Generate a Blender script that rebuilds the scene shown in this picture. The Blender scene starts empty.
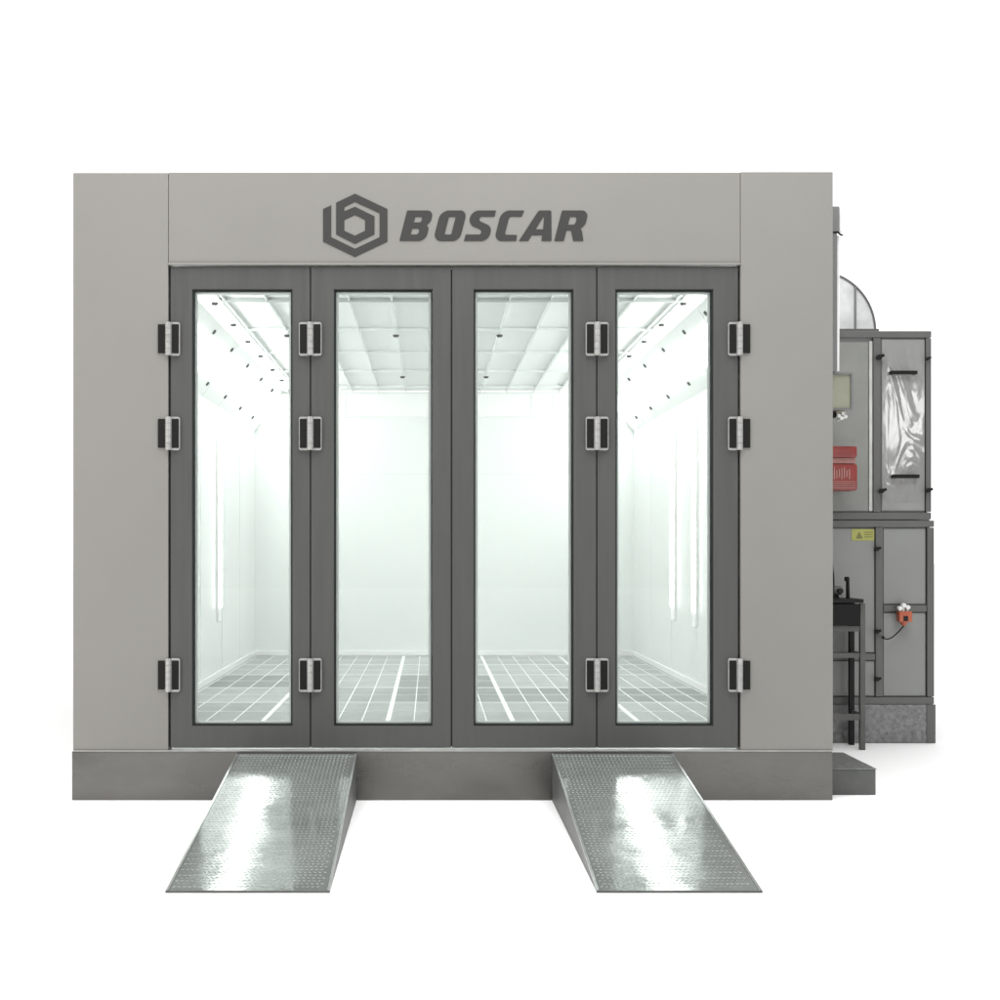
import bpy, bmesh, math, random
from mathutils import Vector, Matrix
random.seed(7)
S = bpy.context.scene
COL = S.collection
PI = math.pi

# ------------------------------------------------------------------ camera
CH, CD, F = 1.39, 7.2, 1.296          # eye height, distance to the facade, focal length / frame width
cam_d = bpy.data.cameras.new('camera')
cam = bpy.data.objects.new('camera', cam_d); COL.objects.link(cam)
cam.location = (0, -CD, CH); cam.rotation_euler = (PI/2, 0, 0)
cam_d.sensor_width = 36; cam_d.lens = 36*F
cam_d.shift_x = 0.070; cam_d.shift_y = 0.050
cam_d.clip_end = 500
S.camera = cam

# ------------------------------------------------------------------ world (white studio surround)
W = bpy.data.worlds.new('World'); S.world = W; W.use_nodes = True
nt = W.node_tree; nt.nodes.clear()
bg = nt.nodes.new('ShaderNodeBackground'); out = nt.nodes.new('ShaderNodeOutputWorld')
tc = nt.nodes.new('ShaderNodeTexCoord'); sep = nt.nodes.new('ShaderNodeSeparateXYZ')
mr = nt.nodes.new('ShaderNodeMapRange')
nt.links.new(tc.outputs['Generated'], sep.inputs[0])
nt.links.new(sep.outputs['Y'], mr.inputs['Value'])
mr.inputs['From Min'].default_value = -0.45; mr.inputs['From Max'].default_value = 0.0
mr.inputs['To Min'].default_value = 0.44; mr.inputs['To Max'].default_value = 1.5
nt.links.new(mr.outputs[0], bg.inputs['Strength'])
bg.inputs['Color'].default_value = (1, 1, 1, 1)
nt.links.new(bg.outputs[0], out.inputs[0])

def area(name, loc, target, sx, sy, power, color=(1, 1, 1)):
    d = bpy.data.lights.new(name, 'AREA'); d.shape = 'RECTANGLE'; d.size = sx; d.size_y = sy
    d.energy = power; d.color = color
    o = bpy.data.objects.new(name, d); COL.objects.link(o); o.location = loc
    o.rotation_euler = (Vector(target)-Vector(loc)).to_track_quat('-Z', 'Y').to_euler()
    return o
area('overhead_fill_light', (0.2, -3.2, 7.5), (0.2, -2.6, 0), 9, 5, 800)  # added fill light, keeps the ground in front white
area('side_fill_light', (-6.5, -6.0, 1.6), (-1.6, 0, 1.0), 2.5, 2.5, 150, (1, .94, .92))  # added warm fill, lightens the lower left of the facade
area('film_glint_light', (6.9, -8.2, 3.3), (3.2, 2.1, 2.2), 1.6, .8, 34)  # added light, unseen, only to raise glints on the cabinet film

S.view_settings.view_transform = 'Standard'; S.view_settings.look = 'None'
S.view_settings.exposure = 0; S.view_settings.gamma = 1

# ------------------------------------------------------------------ materials
def srgb(r, g, b):
    f = lambda c: (c/255/12.92) if c/255 <= .04045 else ((c/255+.055)/1.055)**2.4
    return (f(r), f(g), f(b))
def mat(name, col, rough=.5, metal=0, var=.06, vscale=3, stretch=(1, 1, 1), bump=0, bscale=60, bstretch=None,
        spec=.5, rvar=0, coat=0):
    m = bpy.data.materials.new(name); m.use_nodes = True
    n = m.node_tree.nodes; l = m.node_tree.links
    b = n['Principled BSDF']
    b.inputs['Roughness'].default_value = rough; b.inputs['Metallic'].default_value = metal
    b.inputs['Specular IOR Level'].default_value = spec
    b.inputs['Coat Weight'].default_value = coat
    t = n.new('ShaderNodeTexCoord')
    mp = n.new('ShaderNodeMapping'); mp.inputs['Scale'].default_value = stretch
    l.new(t.outputs['Object'], mp.inputs[0])
    oi = n.new('ShaderNodeObjectInfo'); cv = n.new('ShaderNodeCombineXYZ'); mu = n.new('ShaderNodeMath')
    mu.operation = 'MULTIPLY'; mu.inputs[1].default_value = 17.0
    l.new(oi.outputs['Random'], mu.inputs[0]); l.new(mu.outputs[0], cv.inputs[0]); l.new(mu.outputs[0], cv.inputs[2])
    l.new(cv.outputs[0], mp.inputs['Location'])
    ns = n.new('ShaderNodeTexNoise'); ns.inputs['Scale'].default_value = vscale; ns.inputs['Detail'].default_value = 6
    ns.inputs['Roughness'].default_value = .6
    l.new(mp.outputs[0], ns.inputs['Vector'])
    mx = n.new('ShaderNodeMix'); mx.data_type = 'RGBA'
    mx.inputs['A'].default_value = tuple(c*(1-var*1.6) for c in col)+(1,)
    mx.inputs['B'].default_value = tuple(min(1, c*(1+var*1.6)) for c in col)+(1,)
    l.new(ns.outputs['Fac'], mx.inputs['Factor']); l.new(mx.outputs['Result'], b.inputs['Base Color'])
    if rvar:
        r = n.new('ShaderNodeMapRange'); r.inputs['To Min'].default_value = max(.02, rough-rvar)
        r.inputs['To Max'].default_value = rough+rvar; r.inputs['From Min'].default_value = .3; r.inputs['From Max'].default_value = .7
        l.new(ns.outputs['Fac'], r.inputs['Value']); l.new(r.outputs[0], b.inputs['Roughness'])
    if bump:
        mp2 = n.new('ShaderNodeMapping'); mp2.inputs['Scale'].default_value = bstretch or (1, 1, 1)
        l.new(t.outputs['Object'], mp2.inputs[0]); l.new(cv.outputs[0], mp2.inputs['Location'])
        n2 = n.new('ShaderNodeTexNoise'); n2.inputs['Scale'].default_value = bscale; n2.inputs['Detail'].default_value = 4
        l.new(mp2.outputs[0], n2.inputs['Vector'])
        bp = n.new('ShaderNodeBump'); bp.inputs['Strength'].default_value = bump; bp.inputs['Distance'].default_value = .01
        l.new(n2.outputs['Fac'], bp.inputs['Height']); l.new(bp.outputs[0], b.inputs['Normal'])
    return m
def emit(name, col, strength):
    m = bpy.data.materials.new(name); m.use_nodes = True; n = m.node_tree.nodes; l = m.node_tree.links
    b = n['Principled BSDF']; b.inputs['Base Color'].default_value = (.8, .8, .8, 1)
    b.inputs['Emission Color'].default_value = col+(1,); b.inputs['Emission Strength'].default_value = strength
    return m
def glass(name):
    m = bpy.data.materials.new(name); m.use_nodes = True; n = m.node_tree.nodes; l = m.node_tree.links
    n.clear(); o = n.new('ShaderNodeOutputMaterial'); mx = n.new('ShaderNodeMixShader')
    tr = n.new('ShaderNodeBsdfTransparent'); tr.inputs[0].default_value = (.955, .975, .965, 1)
    gl = n.new('ShaderNodeBsdfGlossy'); gl.inputs['Roughness'].default_value = .01
    fr = n.new('ShaderNodeFresnel'); fr.inputs[0].default_value = 1.35
    l.new(fr.outputs[0], mx.inputs[0]); l.new(tr.outputs[0], mx.inputs[1]); l.new(gl.outputs[0], mx.inputs[2])
    l.new(mx.outputs[0], o.inputs[0]); return m

M = {}
M['facade'] = mat('grey_enamel', (.208, .203, .188), .42, var=.06, vscale=.9, bump=.02, bscale=5, spec=.35)
M['frame'] = mat('dark_brushed_aluminium', (.073, .0745, .070), .38, var=.09, vscale=3, stretch=(9, 9, .5), spec=.25, rvar=.08)
M['gasket'] = mat('black_rubber', (.012, .016, .016), .6, spec=.2)
M['glass'] = glass('clear_glass')
M['plinth'] = mat('dull_stainless', (.125, .122, .113), .28, metal=.8, var=.42, vscale=1.3, stretch=(1, 1, 2.2), rvar=.12, bump=.03, bscale=12)  # colour blotches stand in for uneven reflections in the steel
M['trim'] = mat('bright_trim', (.46, .46, .44), .3, metal=.6, var=.25, vscale=7)
M['hinge'] = mat('zinc_hinge', (.34, .34, .325), .4, metal=.3, var=.25, vscale=40)
M['groove'] = mat('hinge_recess_shade', (.010, .010, .009), .6, spec=.15)
M['letter'] = mat('dark_grey_vinyl', (.042, .042, .040), .6, var=.03, spec=.15)
M['inner'] = mat('white_enamel_panel', (.87, .89, .875), .22, var=.015, vscale=1.5, spec=.45)
M['inner_band'] = mat('white_enamel_band', (.93, .93, .92), .3, var=.01)
M['filter'] = mat('ceiling_filter_cloth', (.95, .96, .95), .9, var=.02, vscale=8, bump=.1, bscale=90)
M['rail'] = mat('ceiling_rail_metal', (.80, .82, .81), .4, var=.05)
M['beam'] = mat('ceiling_beam_metal', (.5, .52, .51), .4, var=.05)
M['seam'] = mat('panel_seam', (.74, .77, .75), .6, var=.02)
M['bolt'] = mat('dark_bolt', (.06, .06, .06), .5)
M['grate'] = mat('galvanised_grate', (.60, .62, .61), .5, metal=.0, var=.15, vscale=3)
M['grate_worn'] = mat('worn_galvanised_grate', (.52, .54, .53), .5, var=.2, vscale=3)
M['grate_dull_shaded'] = mat('dull_shaded_grate', (.42, .44, .43), .5, var=.2, vscale=3)  # darkest tint, some grates at random and the shaded front row
M['grate_bar'] = mat('grate_bar_white', (.86, .87, .86), .5)
M['pit'] = mat('pit_floor', (.6, .62, .61), .8, var=.1)
M['lamp'] = emit('tube_diffuser', (1, 1, 1), 6.5)
M['lampbox'] = emit('light_box_diffuser', (.99, 1, .992), 13.0)
M['plate'] = mat('galvanised_tread_plate', (.215, .232, .221), .125, metal=.42, spec=.3, var=.2, vscale=3, rvar=.07, bump=.2, bscale=5)
M['skirt'] = mat('ramp_skirt_steel', (.085, .088, .083), .5, metal=.2, var=.3, vscale=5)
M['edge'] = mat('ramp_edge_highlight', (.5, .52, .51), .3, metal=.8, var=.1)  # paler rim carries the white edge highlight in its colour
M['cabframe'] = mat('cabinet_frame_aluminium', (.115, .115, .112), .4, metal=.25, var=.12, vscale=6, stretch=(1, 1, .3))
M['cabpanel'] = mat('cabinet_panel_grey', (.235, .24, .232), .4, var=.06, vscale=2)
M['cabfilm'] = mat('cabinet_panel_film', (.235, .235, .23), .13, var=.1, vscale=3.5, bump=.15, bscale=9, bstretch=(1.6, 1, .7), spec=.9, coat=.5)
M['cabmatt'] = mat('cabinet_panel_matt', (.20, .205, .19), .28, var=.2, vscale=2.5, bump=.3, bscale=3)
M['speckle'] = mat('galvanised_spangle', (.20, .20, .20), .4, metal=.5, var=.55, vscale=34, bump=.3, bscale=40)
M['black'] = mat('black_plastic', (.008, .008, .008), .5, spec=.2)
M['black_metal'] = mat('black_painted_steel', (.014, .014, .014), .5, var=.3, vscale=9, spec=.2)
M['stand'] = mat('grey_angle_iron', (.10, .10, .095), .5, metal=.3, var=.2, vscale=10)
M['yellow'] = mat('yellow_sticker', (.36, .36, .10), .5, var=.1, vscale=20)
M['red'] = mat('red_enamel', (.22, .036, .03), .3, var=.25, vscale=9)
M['pinkwhite'] = mat('worn_white_print', (.40, .20, .18), .5, var=.2, vscale=30)
M['duct'] = mat('bright_galvanised_duct', (.66, .67, .67), .3, metal=.25, var=.3, vscale=5, bump=.15, bscale=5)
M['ductseam'] = mat('duct_seam', (.17, .17, .17), .5)
M['box'] = mat('beige_grey_box', (.28, .285, .215), .4, var=.12, vscale=6)
M['pipe'] = mat('white_pipe', (.72, .72, .72), .35)
M['greypipe'] = mat('grey_conduit', (.16, .16, .16), .45)
M['orange'] = mat('orange_plastic', (.42, .10, .05), .4, var=.25, vscale=40)
M['white'] = mat('white_plastic', (.75, .75, .73), .4)
M['ground'] = mat('white_studio_floor', (.93, .93, .93), .8, var=.003, spec=.1)

# ------------------------------------------------------------------ mesh helpers
class MB:
    def __init__(s): s.bm = bmesh.new()
    def box(s, x0, x1, y0, y1, z0, z1, bev=0, rot=None):
        r = bmesh.ops.create_cube(s.bm, size=1); vs = r['verts']
        m = Matrix.Translation(((x0+x1)/2, (y0+y1)/2, (z0+z1)/2)) @ (rot or Matrix()) @ Matrix.Diagonal((x1-x0, y1-y0, z1-z0, 1))
        bmesh.ops.transform(s.bm, matrix=m, verts=vs)
        if bev:
            es = list({e for v in vs for e in v.link_edges})
            bmesh.ops.bevel(s.bm, geom=es, offset=bev, segments=2, affect='EDGES', profile=.6)
        return s
    def cyl(s, p, q, r, r2=None, seg=16, bev=0):
        p, q = Vector(p), Vector(q); d = q-p
        m = Matrix.Translation((p+q)/2) @ d.to_track_quat('Z', 'Y').to_matrix().to_4x4()
        r_ = bmesh.ops.create_cone(s.bm, cap_ends=True, segments=seg, radius1=r, radius2=r if r2 is None else r2, depth=d.length, matrix=m)
        if bev:
            es = [e for e in {e for v in r_['verts'] for e in v.link_edges} if any(len(f.verts) > 4 for f in e.link_faces)]
            bmesh.ops.bevel(s.bm, geom=es, offset=bev, segments=2, affect='EDGES')
        return s
    def tube(s, pts, r, seg=8):
        rings = []; n = len(pts); pts = [Vector(p) for p in pts]
        for i, p in enumerate(pts):
            d = (pts[min(i+1, n-1)]-pts[max(i-1, 0)]).normalized(); q = d.to_track_quat('Z', 'Y')
            rings.append([s.bm.verts.new(p+q @ Vector((r*math.cos(2*PI*k/seg), r*math.sin(2*PI*k/seg), 0))) for k in range(seg)])
        for a, b in zip(rings, rings[1:]):
            for k in range(seg): s.bm.faces.new((a[k], a[(k+1) % seg], b[(k+1) % seg], b[k]))
        s.bm.faces.new(rings[0][::-1]); s.bm.faces.new(rings[-1])
        return s
    def poly(s, pts, axis, a, b):          # extrude a 2-D outline between a and b along an axis
        def P(u, v, w): return {'x': (w, u, v), 'y': (u, w, v), 'z': (u, v, w)}[axis]
        A = [s.bm.verts.new(P(u, v, a)) for u, v in pts]; B = [s.bm.verts.new(P(u, v, b)) for u, v in pts]
        n = len(pts)
        for k in range(n): s.bm.faces.new((A[k], A[(k+1) % n], B[(k+1) % n], B[k]))
        s.bm.faces.new(A[::-1]); s.bm.faces.new(B); return s
    def quad(s, *p): s.bm.faces.new([s.bm.verts.new(v) for v in p]); return s
    def build(s, name, m, parent=None, smooth=False, origin=None):
        bmesh.ops.recalc_face_normals(s.bm, faces=s.bm.faces)
        off = Vector(origin) if origin else (ROOT[parent.name] if parent else Vector((0, 0, 0)))
        bmesh.ops.translate(s.bm, vec=-off, verts=s.bm.verts)
        me = bpy.data.meshes.new(name); s.bm.to_mesh(me); s.bm.free(); me.materials.append(m)
        if smooth:
            me.polygons.foreach_set('use_smooth', [True]*len(me.polygons))
            me.set_sharp_from_angle(angle=math.radians(35))
        o = bpy.data.objects.new(name, me); COL.objects.link(o)
        if parent: o.parent = parent
        else: o.location = off
        ROOT[o.name] = off
        return o
ROOT = {}
def thing(name, loc, label, cat, group=None):
    o = bpy.data.objects.new(name, None); COL.objects.link(o); o.location = loc; o.empty_display_size = .2
    ROOT[o.name] = Vector(loc); tag(o, label, cat, group); return o
def tag(o, label=None, cat=None, group=None, kind=None):
    if label: o['label'] = label
    if cat: o['category'] = cat
    if group: o['group'] = group
    if kind: o['kind'] = kind
    return o
def copy_tree(o, parent, dx, dz, top=True):
    c = o.copy(); COL.objects.link(c); c.parent = parent
    if top: c.location = o.location+Vector((dx, 0, dz))
    for ch in list(o.children): copy_tree(ch, c, 0, 0, False)
    return c
fx = lambda p: (p-430)/180            # facade plane, photograph pixels to metres
fz = lambda p: (550-p)/180+CH

# ------------------------------------------------------------------ setting
g = MB().quad((-80, -40, 0), (80, -40, 0), (80, 120, 0), (-80, 120, 0)).build('ground', M['ground'])
tag(g, kind='structure')

# ------------------------------------------------------------------ the spray booth
XL, XR = fx(73), fx(833); ZT = fz(172); PZ = fz(750); LEN = 6.48
IL, IR = -1.858, 2.154; CZ = CH+1.67
DL, DR, DT, DB = fx(168.5), fx(740), fz(264), fz(749)
booth = thing('spray_booth', ((XL+XR)/2, LEN/2, 0), 'grey vehicle spray booth with four tall glazed folding door leaves and lettering over them', 'spray booth')
MB().box(XL, fx(168.1), 0, .10, PZ, ZT-.004, .003).build('side_panel', M['facade'], booth)
MB().box(fx(740.7), XR, 0, .10, PZ, ZT+.001, .003).build('side_panel', M['facade'], booth)
MB().box(fx(168.4), fx(740.4), .004, .10, fz(262), ZT, .003).build('header_panel', M['facade'], booth)
MB().box(fx(168.4), fx(740.4), -.006, .09, fz(265), fz(262.4), .002).build('header_trim', M['facade'], booth)
pl = MB().box(XL-.004, XR-.004, -.006, .12, 0, PZ-.008, .003)
pl.build('plinth', M['plinth'], booth)
MB().box(XL, XR, -.01, .12, PZ-.007, PZ-.001, .002).build('threshold_strip', M['trim'], booth)
# shell
MB().box(XL+.01, IL, .103, LEN+.12, 0, ZT-.01).build('side_wall', M['facade'], booth)
MB().box(IR, XR-.01, .103, LEN+.12, 0, ZT-.01).build('side_wall', M['facade'], booth)
MB().box(XL+.03, XR-.03, .11, LEN+.12, ZT-.06, ZT-.012).build('roof', M['facade'], booth)
# inner linings of the walls (white enamel sheets just proud of the shell)
def lining(name, x0, x1, y0, y1, z0, z1, m='inner'): return MB().box(x0, x1, y0, y1, z0, z1).build(name, M[m], booth)
lining('wall_lining', IL+.002, IL+.008, .104, LEN, .2, CZ)
lining('wall_lining', IR-.008, IR-.002, .104, LEN, .2, CZ)
lining('front_lining', IL+.01, DL-.01, .104, .11, .2, CZ)
lining('front_lining', DR+.01, IR-.01, .104, .11, .2, CZ)
lining('front_lining', DL-.008, DR+.008, .104, .11, DT+.01, CZ)
lining('back_wall', IL-.05, IR+.05, LEN, LEN+.1, .2, CZ)
bs = 94.7; bx = lambda p: (p-430)/bs; bz = lambda p: (550-p)/bs+CH
lining('back_wall_band', IL+.2, IR-.2, LEN-.02, LEN-.001, bz(417), bz(394), 'inner_band')
for px in (346, 531, 552): MB().box(bx(px)-.006, bx(px)+.006, LEN-.024, LEN-.0205, bz(416), bz(395)).build('panel_joint', M['seam'], booth)
for px in (300, 590): MB().box(bx(px)-.003, bx(px)+.003, LEN-.0035, LEN-.0005, PZ, bz(417.5)).build('panel_joint', M['seam'], booth)
MB().box(IL+.2, IR-.2, LEN-.0036, LEN-.0002, bz(474.6), bz(474)).build('panel_joint', M['seam'], booth)
for k in range(1, 6):
    y = k*1.08
    for a, b in ((IL+.008, IL+.010), (IR-.010, IR-.008)): MB().box(a, b, y-.003, y+.003, PZ, CH+1.24).build('panel_joint', M['seam'], booth)
for a, b, c, d in ((IL+.0085, IL+.02, .12, LEN-.01), (IR-.02, IR-.0085, .12, LEN-.01), (IL+.021, IR-.021, LEN-.02, LEN-.001)):
    MB().box(a, b, c, d, PZ, PZ+.05).build('skirting', M['inner_band'], booth)
# ceiling: filter cloth above a grid of rails
GL, GR = -1.40, 1.68
MB().box(IL, IR, .11, LEN, CZ+.012, CZ+.03).build('ceiling_filter', M['filter'], booth)
for a, b in ((IL+.3, GL), (GR, IR-.3)):
    MB().box(a, b, .111, LEN-.002, CZ-.004, CZ+.0115).build('ceiling_border', M['inner'], booth)
for k in range(6):
    y = 1.45+k*1.14-1.14
    t = .028 if k == 1 else .009
    MB().box(GL+.001, GR-.001, y-t/2, y+t/2, CZ-.014, CZ+.011, .002).build('ceiling_rail', M['beam' if k == 1 else 'rail'], booth)
for i, x in enumerate((-1.37, -1.087, -.812, -.54, -.255, .01, .27, .531, .807, 1.087, 1.36, 1.64)):
    MB().box(x-.005, x+.005, .112, LEN-.003, CZ-.010, CZ+.0105).build('ceiling_rail', M['rail'], booth)
# sloping light boxes along both upper corners
def haunch(x0, x1, sgn):
    L = .80
    z0, z1 = CH+1.668, CH+1.25
    n = Vector((-(z0-z1)*sgn, 0, -abs(x1-x0))).normalized()
    k = 0; y = .115
    while y < LEN-.05:
        y1 = min(y+L, LEN-.002)
        fr = MB()
        P = lambda t, yy, d=0: Vector((x0+(x1-x0)*t, yy, z0+(z1-z0)*t))+n*d
        def slab(m, t0, t1, ya, yb, d0, d1):
            v = [m.bm.verts.new(P(t, yy, d)) for d in (d0, d1) for t, yy in ((t0, ya), (t1, ya), (t1, yb), (t0, yb))]
            for f in ((0, 1, 2, 3), (4, 5, 6, 7), (0, 1, 5, 4), (1, 2, 6, 5), (2, 3, 7, 6), (3, 0, 4, 7)): m.bm.faces.new([v[i] for i in f])
        slab(fr, 0, 1, y+.003, y1-.003, -.03, 0)
        f = fr.build('light_box', M['inner'], booth)
        df = MB(); slab(df, .24, .72, y+.05, y1-.05, .002, .008)
        df.build('diffuser', M['lampbox'], f)
        y = y1
    for d in (8.8, 9.55, 10.4, 11.3, 12.2, 13.05):
        for t in (.145, .79):
            c = P(t, d-CD); MB().cyl(c-n*.002, c+n*.011, .021, .017, 12).build('bolt', M['bolt'], booth)
haunch(-1.55, IL+.009, -1); haunch(1.83, IR-.009, 1)
for X in (-1.454, 1.71):
    for d in (8.75, 9.58, 10.35, 11.12, 11.96, 12.7, 13.5):
        MB().cyl((X, d-CD, CZ-.003), (X, d-CD, CZ-.018), .024, .019, 12).build('bolt', M['bolt'], booth)
for X in (-1.10, -.262, .535, 1.365):
    for d in (9.97, 12.35):
        MB().cyl((X, d-CD, CZ-.016), (X, d-CD, CZ-.032), .026, .02, 14).build('bolt', M['bolt'], booth)
# vertical tube lights let into both side walls
for X, sg in ((IL+.008, 1), (IR-.008, -1)):
    for d in ((8.5, 11.3) if sg > 0 else (8.5, 10.45, 11.37)):
        a, b = sorted((X, X+sg*.02)); y = d-CD
        w = MB().box(a+.0002, b, y-.075, y+.075, CH-.62, CH+1.15, .004).build('wall_light', M['inner_band'], booth)
        a, b = sorted((X+sg*.021, X+sg*.03))
        MB().box(a, b, y-.05, y+.05, CH-.50, CH+1.13, .003).build('diffuser', M['lamp'], w)
# floor: grates in rows and bays over a shallow pit
FZ = CH-1.116
MB().box(IL, IR, .12, LEN, 0.02, .05).build('pit_floor', M['pit'], booth)
bays = [IL+.02, -1.09, -.275, .54, 1.355, IR-.02]; rows = [.125, 1.25, 2.3, 3.32, 4.4, 5.42, LEN-.01]
for i in range(5):
    for j in range(6):
        x0, x1, y0, y1 = bays[i]+.012, bays[i+1]-.012, rows[j]+.006, rows[j+1]-.006
        gm = MB(); y = y0+.012
        while y < y1-.01: gm.box(x0, x1, y, y+.013, FZ-.03, FZ-.003); y += .032
        n = max(1, round((x1-x0)/.163)); 
        gr = gm.build('floor_grate', M[random.choice(('grate', 'grate', 'grate_worn', 'grate_dull_shaded'))] if j else M['grate_dull_shaded'], booth)  # front row always in the darkest tint: shade near the doors painted in
        gb = MB()
        for k in range(n+1): xx = x0+(x1-x0)*k/n; gb.box(xx-.0035, xx+.0035, y0, y1, FZ-.03, FZ+.001)
        gb.box(x0, x1, y0-.001, y0+.009, FZ-.031, FZ+.0005); gb.box(x0, x1, y1-.009, y1+.001, FZ-.031, FZ+.0005)
        ym = (y0+y1)/2; gb.box(x0, x1, ym-.004, ym+.004, FZ-.0312, FZ+.0007)
        gb.build('grate_bar', M['grate_bar'], gr)
for x in bays[1:-1]:
    MB().box(x-.010, x+.010, .124, LEN-.012, FZ-.04, FZ+.004, .002).build('floor_beam', M['grate_bar'], booth)

# folding door leaves
def rect_ring(mb, x0, x1, z0, z1, X0, X1, Z0, Z1, ya, yb, bev=0):   # outer x0..z1, inner X0..Z1
    bm = mb.bm; q = []
    for y in (ya, yb):
        q.append([bm.verts.new((x, y, z)) for x, z in ((x0, z0), (x1, z0), (x1, z1), (x0, z1))])
        q.append([bm.verts.new((x, y, z)) for x, z in ((X0, Z0), (X1, Z0), (X1, Z1), (X0, Z1))])
    es = []
    for k in range(4):
        j = (k+1) % 4
        bm.faces.new((q[0][k], q[0][j], q[1][j], q[1][k])); bm.faces.new((q[2][k], q[3][k], q[3][j], q[2][j]))
        bm.faces.new((q[0][k], q[2][k], q[2][j], q[0][j])); bm.faces.new((q[1][k], q[1][j], q[3][j], q[3][k]))
        es += [bm.edges.get((q[0][k], q[0][j])), bm.edges.get((q[1][k], q[1][j]))]
    if bev: bmesh.ops.bevel(bm, geom=es, offset=bev, segments=2, affect='EDGES')
MB().box(fx(168.6), fx(740.2), .045, .085, DT-.006, DT+.004).build('door_jamb', M['gasket'], booth)
leafs = [(170, 309.8, 192, 292), (310.8, 451, 334, 432.5), (452, 596.6, 474, 573.5), (597.6, 738.6, 616, 713.5)]
for a, b, c, d in leafs:
    m = MB(); rect_ring(m, fx(a), fx(b), fz(748.2), fz(266), fx(c), fx(d), fz(726), fz(289), .012, .062, .003)
    lf = m.build('door_leaf', M['frame'], booth, True)
    m = MB(); w = .0085
    rect_ring(m, fx(c)+.0005, fx(d)-.0005, fz(726)+.0005, fz(289)-.0005, fx(c)+w, fx(d)-w, fz(726)+w, fz(289)-w, .022, .055)
    m.build('gasket', M['gasket'], lf)
    MB().box(fx(c)+.006, fx(d)-.006, .034, .040, fz(726)+.006, fz(289)-.006).build('glass_pane', M['glass'], lf)
    m = MB()   # light glazing bead behind the pane
    rect_ring(m, fx(c)+.004, fx(d)-.004, fz(726)+.004, fz(289)-.004, fx(c)+.022, fx(d)-.022, fz(726)+.02, fz(289)-.02, .056, .064)
    m.build('glazing_bead', M['inner_band'], lf)
# meeting gaps: an added dark strip behind each pair of leaves stands in for shade
for p in (310.3, 451.5, 597.1):
    MB().box(fx(p)-.012, fx(p)+.012, .0625, .068, fz(748), fz(266.5)).build('gap_shade_strip', M['gasket'], booth)
for p in (169.2, 739.3):
    MB().box(fx(p)-.004, fx(p)+.004, .03, .075, fz(748), fz(266.5)).build('door_jamb', M['gasket'], booth)
# hinges
def rrect(cx, cz, w, h, r, n=5):
    pts = []
    for sx, sz, a0 in ((1, 1, 0), (-1, 1, 90), (-1, -1, 180), (1, -1, 270)):
        for k in range(n+1):
            a = math.radians(a0+90*k/n); pts.append((cx+sx*(w/2-r)+r*math.cos(a), cz+sz*(h/2-r)+r*math.sin(a)))
    return pts
def make_hinge(cx, cz, bare=0):        # bare: the side whose leaf is screwed to the wall and has no rim
    h = MB(); H = .186
    for sd in (-1, 1):
        if sd == bare: h.poly(rrect(cx+sd*.036, cz, .044, H-.020, .004), 'y', -.004, .0115)
        else: h.poly(rrect(cx+sd*.034, cz, .058, H, .012), 'y', -.006, .0115)
    hp = h.build('hinge', M['hinge'], booth)
    for sd in (-1, 1):
        MB().poly(rrect(cx+sd*.0385, cz, .039, H-.024, .004), 'y', -.0085, -.0065).build('groove_shade', M['groove'], hp)  # flat black plates stand in for the shade in the hinge grooves
    b = MB(); n = 5
    for k in range(n):
        z0 = cz-H/2+H*k/n+.0008; z1 = cz-H/2+H*(k+1)/n-.0008
        b.cyl((cx, -.010, z0), (cx, -.010, z1), .0165, seg=20)
    b.build('barrel', M['hinge'], hp, True)
    return hp
HZ = (339, 433.5, 675)
for cols, bare in (((168.6,), -1), ((310.3, 597.1), 0), ((739.5,), 1)):
    h0 = make_hinge(fx(cols[0]), fz(HZ[0]), bare)
    for i, a in enumerate(cols):
        for j, b in enumerate(HZ):
            if i or j: copy_tree(h0, booth, fx(a)-fx(cols[0]), fz(b)-fz(HZ[0]))
# lettering on the header
U = lambda u: fx(310+u/3.4483)
V = lambda v: fz(180+v/3.4483)
def flat(name, loops, y0, depth, m, parent):
    cu = bpy.data.curves.new(name, 'CURVE'); cu.dimensions = '2D'; cu.fill_mode = 'BOTH'; cu.extrude = depth/2
    for lp in loops:
        sp = cu.splines.new('POLY'); sp.points.add(len(lp)-1)
        for i, (x, z) in enumerate(lp): sp.points[i].co = (x, z, 0, 1)
        sp.use_cyclic_u = True
    o = bpy.data.objects.new(name, cu); COL.objects.link(o)
    me = bpy.data.meshes.new_from_object(o.evaluated_get(bpy.context.evaluated_depsgraph_get()))
    bpy.data.objects.remove(o)
    off = ROOT[parent.name]
    for v in me.vertices: v.co = Vector((v.co.x, y0+v.co.z, v.co.y))-off
    me.materials.clear(); me.materials.append(m); me.name = name
    r = bpy.data.objects.new(name, me); COL.objects.link(r); r.parent = parent; ROOT[r.name] = off
    return r
hexo = [(155, 47), (267, 100), (267, 212), (155, 265), (45, 212), (45, 100), (73, 87), (73, 197), (155, 237), (240, 197), (240, 114),
        (155, 75), (118, 93), (118, 108), (155, 92), (222, 125), (222, 187), (155, 220), (90, 187), (90, 78)]
hexi = [(155, 120), (190, 137), (190, 175), (155, 192), (118, 175), (118, 137)]
flat('emblem', [[(U(a), V(b)) for a, b in l] for l in (hexo, hexi)], .0022, .0035, M['letter'], booth)
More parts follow.
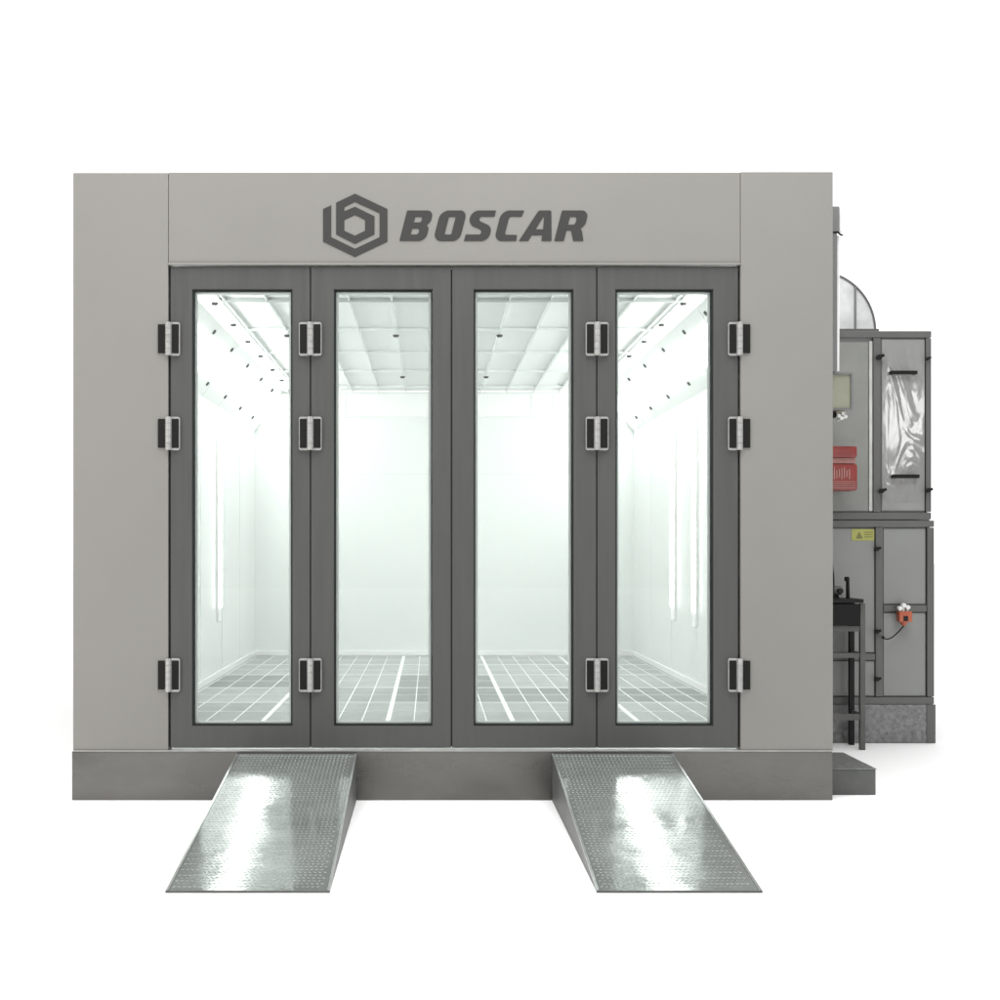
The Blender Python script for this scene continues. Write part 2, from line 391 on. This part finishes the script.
def rnd(pts, n=5):      # pts: (x, y, r) outline with rounded corners
    out = []; N = len(pts)
    for i in range(N):
        x, y, r = pts[i]; p = Vector((x, y)); a = Vector(pts[i-1][:2])-p; b = Vector(pts[(i+1) % N][:2])-p
        if r <= 0: out.append((x, y)); continue
        r = min(r, a.length*.5, b.length*.5); A = p+a.normalized()*r; B = p+b.normalized()*r
        for k in range(n+1):
            t = k/n; q = A*(1-t)**2+p*2*t*(1-t)+B*t*t; out.append((q.x, q.y))
    return out
# letters in upright units: baseline y=0, cap height 105; sheared afterwards
Bo = [[(0, 0, 4), (0, 105, 4), (80, 105, 20), (93, 92, 8), (93, 66, 10), (80, 55, 6), (92, 46, 10), (92, 14, 12), (76, 0, 16)],
      [(34, 64, 0), (34, 83, 0), (58, 83, 6), (61, 74, 6), (58, 64, 6)],
      [(34, 22, 0), (34, 43, 0), (58, 43, 6), (61, 32, 6), (58, 22, 6)]]
Oo = [[(18, 0, 22), (0, 16, 12), (0, 89, 12), (18, 105, 22), (80, 105, 22), (94, 89, 12), (94, 16, 12), (80, 0, 22)],
      [(35, 22, 4), (35, 83, 4), (59, 83, 4), (59, 22, 4)]]
So = [[(0, 0, 2), (0, 22, 2), (55, 22, 6), (56, 33, 6), (50, 40, 6), (14, 52, 12), (0, 70, 10), (0, 90, 10), (16, 105, 18), (90, 105, 4), (90, 84, 2),
       (38, 84, 6), (35, 74, 5), (42, 67, 5), (78, 54, 12), (90, 40, 10), (90, 14, 12), (74, 0, 16)]]
Co = [[(18, 0, 22), (0, 16, 12), (0, 89, 12), (18, 105, 22), (84, 105, 4), (80, 84, 3), (38, 84, 6), (34, 78, 4), (34, 26, 4), (38, 21, 6), (80, 21, 4), (83, 0, 3)]]
Ao = [[(-4, 0, 3), (38, 105, 6), (82, 105, 6), (110, 0, 3), (75, 0, 2), (72, 20, 2), (36, 20, 2), (29, 0, 3)],
      [(44, 40, 0), (70, 40, 0), (63, 84, 0), (60, 84, 0)]]
Ro = [[(0, 0, 4), (0, 105, 4), (80, 105, 20), (95, 90, 10), (95, 56, 10), (80, 42, 8), (88, 36, 6), (103, 0, 3), (67, 0, 3), (50, 36, 3), (34, 36, 0), (34, 0, 3)],
      [(34, 56, 0), (34, 83, 0), (57, 83, 6), (60, 70, 6), (57, 56, 6)]]
def letter(lps, u0, sc=1.0):
    loops = []
    for l in lps:
        loops.append([(U(u0+x*sc+y*.257), V(210-y)) for x, y in rnd(l)])
    return flat('letter', loops, .0022, .0035, M['letter'], booth)
letter(Bo, 308, .98); letter(Oo, 424, .97); letter(So, 531, .93)
letter(Co, 634, .93); letter(Ao, 724, .99); letter(Ro, 842, .98)

# ------------------------------------------------------------------ ramps and step
def ramp(x0, x1, label):
    h, L = .259, 1.945; cx = (x0+x1)/2
    r = thing('loading_ramp', (cx, -L/2, 0), label, 'ramp', 'ramps leading up to the booth doors')
    ya = -.016
    P = lambda x, t, d=0: (x, ya-(L+ya)*t, h*(1-t)+.008*t+d)
    e = .012
    m = MB()
    v = [m.bm.verts.new(P(x, t, d)) for d in (0, -.006) for x, t in ((x0+e, 0), (x1-e, 0), (x1-e, 1), (x0+e, 1))]
    for f in ((0, 1, 2, 3), (4, 5, 6, 7), (0, 1, 5, 4), (1, 2, 6, 5), (2, 3, 7, 6), (3, 0, 4, 7)): m.bm.faces.new([v[i] for i in f])
    # raised lozenges of the tread plate
    px_, py_ = .021, .031; nx = int((x1-x0-2*e-.02)/px_); ny = int(L/py_)
    for i in range(nx):
        for j in range(ny):
            X = x0+e+.012+px_*(i+.25+.5*(j % 2)); t = (j+.6)/ny
            if t > .985: continue
            a = math.radians(32) if j % 2 else math.radians(-32)
            c, s_ = math.cos(a), math.sin(a); lw, ww, hh = .0108, .0035, .0018
            base = [(-lw, 0), (0, -ww), (lw, 0), (0, ww)]
            vs = [m.bm.verts.new(P(X+u*c-w_*s_, t+(u*s_+w_*c)/L, .0002)) for u, w_ in base]
            r1 = m.bm.verts.new(P(X-lw*.5*c, t-lw*.5*s_/L, hh)); r2 = m.bm.verts.new(P(X+lw*.5*c, t+lw*.5*s_/L, hh))
            for f in ((vs[0], vs[1], r1), (vs[1], r2, r1), (vs[1], vs[2], r2), (vs[2], vs[3], r2), (vs[3], r1, r2), (vs[3], vs[0], r1)): m.bm.faces.new(f)
    m.build('tread_plate', M['plate'], r)
    for xa, xb in ((x0, x0+e-.001), (x1-e+.001, x1)):
        m = MB()
        m.poly([(ya, 0), (ya, h-.002), (-L, .006), (-L, 0)], 'x', xa+.002, xb-.002); m.build('side_skirt', M['skirt'], r)
        m = MB(); m.poly([(ya, h-.001), (ya, h+.003), (-L, .011), (-L, .007)], 'x', xa, xb); m.build('edge_strip', M['edge'], r)
    MB().box(x0, x1, -L-.006, -L-.0005, 0, .010).build('front_lip', M['skirt'], r)
    MB().box(x0-.004, x1+.004, -.0155, -.0115, h-.03, h+.004).build('hook_plate', M['skirt'], r)
    return r
ramp(fx(237), fx(357), 'galvanised tread plate ramp up to the left pair of doors')
ramp(fx(551.5), fx(672.5), 'galvanised tread plate ramp up to the right pair of doors')
st = thing('step', (2.39, .45, 0), 'low grey metal step on the floor at the right end of the booth', 'step')
MB().box(2.243, 2.528, .15, .74, 0, .144, .003).build('step_box', M['skirt'], st)
MB().box(2.242, 2.532, .146, .744, .145, .150, .002).build('step_tread', M['speckle'], st)

# ------------------------------------------------------------------ air supply cabinet
CY = 2.12; cs = 139.05
cx_ = lambda p: (p-430)/cs
cz_ = lambda p: (550-p)/cs+CH
cab = thing('air_supply_cabinet', (3.0, CY+.6, 0), 'tall grey panelled air supply cabinet standing behind the booth at its right', 'cabinet')
C0, C1, C2 = 2.36, cx_(931.5), cx_(934)
MB().box(C0+.02, C1-.02, CY+.03, CY+1.2, cz_(519), cz_(333)).build('casing', M['cabpanel'], cab)
MB().box(C0+.02, C2-.02, CY+.03, CY+1.2, cz_(702), cz_(519.5)).build('casing', M['cabpanel'], cab)
fr = MB()
fr.box(C0, C1, CY, CY+.05, cz_(337.5), cz_(331), .004); fr.box(C0+.001, C1-.001, CY+.001, CY+.05, cz_(519.4), cz_(512.5), .004)
fr.box(cx_(873.5), cx_(881), CY+.0015, CY+.051, cz_(512), cz_(338), .004); fr.box(cx_(926), C1, CY+.0015, CY+.051, cz_(512), cz_(338), .004)
fr.box(C0, C0+.05, CY+.0015, CY+.051, cz_(512), cz_(338), .004)
fr.build('upper_frame', M['cabframe'], cab)
fr = MB()
fr.box(C0, C2, CY-.006, CY+.05, cz_(527), cz_(520.5), .004); fr.box(C0+.001, C2-.001, CY-.005, CY+.05, cz_(704), cz_(697), .004)
fr.box(cx_(875.5), cx_(883), CY-.0045, CY+.051, cz_(696.5), cz_(527.5), .004); fr.box(cx_(927), C2, CY-.0045, CY+.051, cz_(696.5), cz_(527.5), .004)
fr.box(cx_(883.5), cx_(926.5), CY-.004, CY+.05, cz_(611.5), cz_(605), .004); fr.box(C0, cx_(875), CY-.004, CY+.05, cz_(660), cz_(653.5), .004)
fr.build('lower_frame', M['cabframe'], cab)
dp = MB().box(cx_(882), cx_(925.5), CY+.012, CY+.03, cz_(511), cz_(339), .006).build('door_panel', M['cabpanel'], cab)
from mathutils import noise
m = MB(); nx, nz = 44, 150; gv = []      # the loose protective film on the door, a wrinkled sheet
for i in range(nx+1):
    gv.append([])
    for k in range(nz+1):
        u, v = i/nx, k/nz; x = cx_(883)+(cx_(925)-cx_(883))*u; z = cz_(510)+(cz_(340)-cz_(510))*v
        e = min(1, min(u, 1-u)*9, min(v, 1-v)*22)
        p = Vector((x*4.2, z*2.6+noise.noise(Vector((x*5, z*2, 3)))*1.2, .3))
        d = abs(noise.noise(p))*.0075+.0018*noise.noise(p*3.1)+.0007*noise.noise(p*8)
        gv[-1].append(m.bm.verts.new((x, CY+.0105-max(0, d)*e, z)))
for i in range(nx):
    for k in range(nz): m.bm.faces.new((gv[i][k], gv[i+1][k], gv[i+1][k+1], gv[i][k+1]))
fl = m.build('protective_film', M['cabfilm'], dp, True)
fl.data.polygons.foreach_set('use_smooth', [True]*len(fl.data.polygons))
MB().box(cx_(838.5)-.4, cx_(869), CY+.012, CY+.0295, cz_(511), cz_(342), .005).build('door_panel', M['cabmatt'], cab)
MB().box(cx_(869.3), cx_(873), CY+.008, CY+.0296, cz_(511), cz_(341), .003).build('door_edge', M['trim'], cab)
for a, b, c, d in ((884, 926, 604, 528.5), (884, 926, 696, 613), (800, 875, 652.5, 528.5), (800, 875, 696, 661)):
    MB().box(cx_(a), cx_(b), CY+.010, CY+.0298, cz_(c), cz_(d), .004).build('side_panel', M['cabpanel'], cab)
MB().box(C0, C2+.005, CY-.002, CY+1.2, 0.002, cz_(704.5), .003).build('base_panel', M['speckle'], cab)
MB().box(cx_(926.5), C2+.008, CY-.008, CY-.003, .002, cz_(704.5)).build('base_post', M['cabframe'], cab)
for z, a, b in ((373, 889, 916), (476.5, 891, 918)):
    m = MB(); m.box(cx_(a), cx_(b), CY-.035, CY-.018, cz_(z+1.9), cz_(z-1.9), .006)
    for p in (a+2, b-2): m.box(cx_(p)-.012, cx_(p)+.012, CY-.018, CY+.004, cz_(z+1.5), cz_(z-1.5))
    m.build('bar_handle', M['black'], cab)
for px, py, r in ((878.5, 357.5, .026), (927, 359, .016), (881, 491, .024), (927.5, 490.5, .022), (876, 549, .022), (876, 631.5, .022), (876, 679, .022)):
    m = MB(); c = (cx_(px), CY-.004, cz_(py)); m.cyl(c, (c[0], CY-.03, c[2]), r*.7, seg=12)
    m.box(c[0]-r*1.25, c[0]+r*1.25, CY-.04, CY-.03, c[2]-r*.42, c[2]+r*.42, .003, Matrix.Rotation(math.radians(-25), 4, 'Y'))
    m.build('latch', M['black'], cab)
stk = MB().box(cx_(852), cx_(874.5), CY+.0065, CY+.0095, cz_(540.5), cz_(529), 0).build('warning_sticker', M['yellow'], cab)
m = MB(); m.poly([(cx_(856), cz_(538.5)), (cx_(859.5), cz_(531.5)), (cx_(863), cz_(538.5))], 'y', CY+.004, CY+.0062)
for q in (532, 534.3, 536.6): m.box(cx_(864.5), cx_(873), CY+.004, CY+.0062, cz_(q+.7), cz_(q))
m.build('printed_marks', mat('sticker_print', (.16, .16, .05), .6), stk)
# duct elbow from the cabinet top into the booth side
DYa, DYb = CY+.18, CY+.85; ds = 1296/(CD+DYa)
dx = lambda p: (p-430)/ds
dcx, dcz, R0, R1 = dx(815), (550-331)/ds+CH, .07, 60/ds
duct = thing('duct_elbow', (dcx+.25, (DYa+DYb)/2, dcz-.02), 'bright sheet metal duct elbow curving from the top of the grey cabinet into the booth', 'duct')
arc = lambda r, n=24: [(dcx+r*math.cos(PI/2*k/n), dcz+r*math.sin(PI/2*k/n)) for k in range(n+1)]
pts = arc(R1)+[(XR+.001, dcz+R1), (XR+.001, dcz+R0)]+arc(R0)[::-1]
MB().poly([(a, b) for a, b in pts], 'y', DYa, DYb).build('duct_body', M['duct'], duct, True)
for a, b in ((DYa-.012, DYa-.001), (DYb+.001, DYb+.012)):
    MB().poly(arc(R1+.006)+arc(R1-.006)[::-1], 'y', a, b).build('curved_flange', M['cabframe'], duct)
m = MB(); m.box(dx(855)-.006, dx(855)+.006, DYa-.014, DYa-.0015, dcz+.001, dcz+math.sqrt(R1**2-(dx(855)-dcx)**2)-.006)
m.build('standing_seam', M['ductseam'], duct)
m = MB(); m.box(dcx+R0-.02, dcx+R1+.02, DYa-.03, DYb+.02, cz_(331)+.001, dcz+.012, .003); m.build('base_flange', M['cabframe'], duct)

# burner hanging on the cabinet's left panel
by = CY-.25; b_s = 1296/(CD+by); bxx = lambda p: (p-430)/b_s; bzz = lambda p: (550-p)/b_s+CH
bn = thing('burner', (2.75, by+.1, bzz(491)), 'red ribbed burner housing fixed to the grey cabinet beside the booth', 'burner')
MB().box(2.56, bxx(857.5), by, by+.16, bzz(457.5), bzz(446), .014).build('burner_hood', M['red'], bn, True)
MB().box(2.58, bxx(857), by+.03, by+.15, bzz(463), bzz(457.8)).build('burner_collar', M['pinkwhite'], bn)
m = MB(); m.box(2.56, bxx(858.5), by+.01, by+.19, bzz(490.5), bzz(463.5), .02); m.build('burner_body', M['red'], bn, True)
m = MB()
for k in range(7): px = 834+k*2.5; m.box(bxx(px), bxx(px+1.1), by+.004, by+.0095, bzz(479-(k % 3)), bzz(467+(k*7 % 4)), .001)
for k in range(4): m.box(bxx(833), bxx(856), by+.005, by+.0098, bzz(482+k*2.1), bzz(481.4+k*2.1))
m.build('ribbing', M['pinkwhite'], bn)
MB().cyl((2.75, by+.19, bzz(476)), (2.75, CY+.012, bzz(476)), .07).build('burner_pipe', M['black_metal'], bn)

# control box and conduit on the booth's right side
ks = 1296/(CD+.30); kx = lambda p: (p-430)/ks; kz = lambda p: (550-p)/ks+CH
cb = thing('control_box', (XR+.09, .5, kz(409)), 'beige grey control box sticking out from the booth side below the pipe', 'control box')
MB().box(XR-.009, kx(852), .31, .70, kz(409), kz(373.5), .006).build('box_body', M['box'], cb)
m = MB(); rect_ring(m, XR-.008, kx(852)+.006, kz(409)-.006, kz(373.5)+.006, XR, kx(852)-.006, kz(409)+.006, kz(373.5)-.006, .300, .309)
m.build('box_rim', M['greypipe'], cb)
m = MB(); m.box(XR-.008, kx(840), .36, .62, kz(416.5), kz(409)-.007, .004); m.build('cable_gland', M['black'], cb)
m = MB()
for px, py in ((841, 415), (845, 413), (847.5, 416), (843.5, 417.5)): m.cyl((kx(px), .33, kz(py)), (kx(px), .40, kz(py)), .011, seg=10)
m.build('white_plug', M['white'], cb)
cn = thing('conduit_pipe', (XR+.02, .3, kz(372)), 'thin white and grey pipe running up the right side of the booth', 'pipe')
MB().box(XR-.009, kx(835.6), .27, .33, kz(372), kz(234), .003).build('channel', M['greypipe'], cn)
MB().cyl((kx(837.2), .30, kz(371)), (kx(838.0), .30, kz(236)), .011, seg=12).build('pipe_run', M['pipe'], cn, True)
MB().box(XR-.009, kx(837.5), .26, .34, kz(233), kz(208), .003).build('bracket', M['greypipe'], cn)
MB().cyl((kx(839.6), .30, kz(232.5)), (kx(839.6), .30, kz(208.5)), .013, seg=14).build('coupling', M['pipe'], cn, True)
MB().tube([(XR, .27, kz(233.5)), (kx(836), .27, kz(233.5)), (kx(839), .27, kz(236)), (kx(841), .27, kz(236.5))], .006).build('clip', M['black'], cn)

# ------------------------------------------------------------------ tool stand with its black box and tools
ty = 1.80; ts = 1296/(CD+ty); tx = lambda p: (p-430)/ts; tz = lambda p: (550-p)/ts+CH
sd = thing('tool_stand', (2.83, 1.93, 0), 'grey angle iron stand with a black drawer between booth and cabinet', 'stand')
LX0, LX1 = 2.66, tx(865.5); w = .036
for x in (LX0, LX1-w):
    for y in (ty, 2.03):
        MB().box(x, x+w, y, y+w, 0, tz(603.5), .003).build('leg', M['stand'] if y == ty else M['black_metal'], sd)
MB().box(LX0-.01, tx(862.8), ty-.02, 2.07, tz(603)+.001, tz(599), .004).build('table_top', M['black_metal'], sd)
MB().box(LX0+.04, tx(859.3), ty-.014, 2.02, tz(625.5), tz(604), .003).build('drawer', M['black'], sd)
for a, b in ((631.5, 626), (658, 653), (720.5, 714)):
    m = MB(); m.box(LX0+w+.001, LX1-w-.001, ty+.004, ty+.02, tz(a), tz(b), .002)
    m.box(LX1-w+.006, LX1-.006, ty+w+.001, 2.029, tz(a), tz(b), .002)
    m.build('rail', M['stand'], sd)
zt = tz(599)+.001
vs_ = thing('bench_vise', (tx(839.5), 1.88, zt), 'small dark round vise on the black stand top', 'vise')
MB().cyl((tx(839), 1.88, zt), (tx(839.5), 1.88, zt+.03), .035, .014).build('vise_base', M['black_metal'], vs_, True)
MB().cyl((tx(836), 1.87, zt+.055), (tx(845), 1.87, zt+.055), .034, .030, 18, .006).build('vise_body', M['stand'], vs_, True)
MB().cyl((tx(841), 1.80, zt+.055), (tx(841), 1.84, zt+.055), .018, seg=12).build('vise_knob', M['black_metal'], vs_, True)
bp_ = thing('black_rod', (tx(852.5), 1.9, zt), 'upright black rod with a knob standing on the black stand top', 'rod')
MB().cyl((tx(852.5), 1.9, zt), (tx(852.3), 1.9, tz(580)), .014, .012).build('rod', M['black'], bp_, True)
m = MB(); m.cyl((tx(851.6), 1.9, tz(581.5)), (tx(851.4), 1.9, tz(577)), .019, .017, 14, .004); m.build('knob', M['black'], bp_, True)
cd = MB().tube([(tx(830), 1.88, tz(540)), (tx(833.5), 1.875, tz(552)), (tx(835), 1.87, tz(563)), (tx(836.6), 1.87, tz(575)), (tx(837), 1.87, tz(587))], .0055)
cdo = cd.build('power_cord', M['black'], origin=(tx(836), 1.88, tz(587)))
tag(cdo, 'black cord dropping to the small vise on the stand', 'cord')

# orange box clipped to the cabinet
oy = CY-.09; os_ = 1296/(CD+oy); ox = lambda p: (p-430)/os_; oz = lambda p: (550-p)/os_+CH
ob = thing('orange_switch_box', (ox(906), oy, oz(624)), 'small orange box with white knobs clipped to the cabinet front', 'switch box')
m = MB(); m.box(ox(899.5), ox(912.5), oy, oy+.07, oz(622), oz(611.5), .008); m.cyl((ox(905.5), oy+.035, oz(622)), (ox(905.5), oy+.035, oz(626)), .03, .012)
m.build('box_body', M['orange'], ob, True)
m = MB(); m.box(ox(903.5), ox(908), oy-.004, oy-.0005, oz(621), oz(616), .001); m.build('dark_label', M['black_metal'], ob)
for p, q in ((901.2, 608.5), (905, 605.5), (908.9, 607.5)):
    m = MB(); m.cyl((ox(p), oy+.03, oz(612)), (ox(p), oy+.03, oz(q)), .008, seg=10); m.cyl((ox(p), oy+.01, oz(q)), (ox(p), oy+.05, oz(q)), .016, seg=14, bev=.003)
    m.build('knob', M['white'], ob, True)
wr = []
for k in range(15):
    t = k/14; px = 905.5-20*t; py = 626+13.5*math.sin(t*PI*.62); wr.append((ox(px), oy+.03+.02*math.sin(t*3), oz(py)))
m = MB().tube(wr, .005).cyl(wr[-1], (wr[-1][0]-.012, wr[-1][1], wr[-1][2]+.012), .010, seg=10)
m.build('cord', M['black_metal'], ob, True)
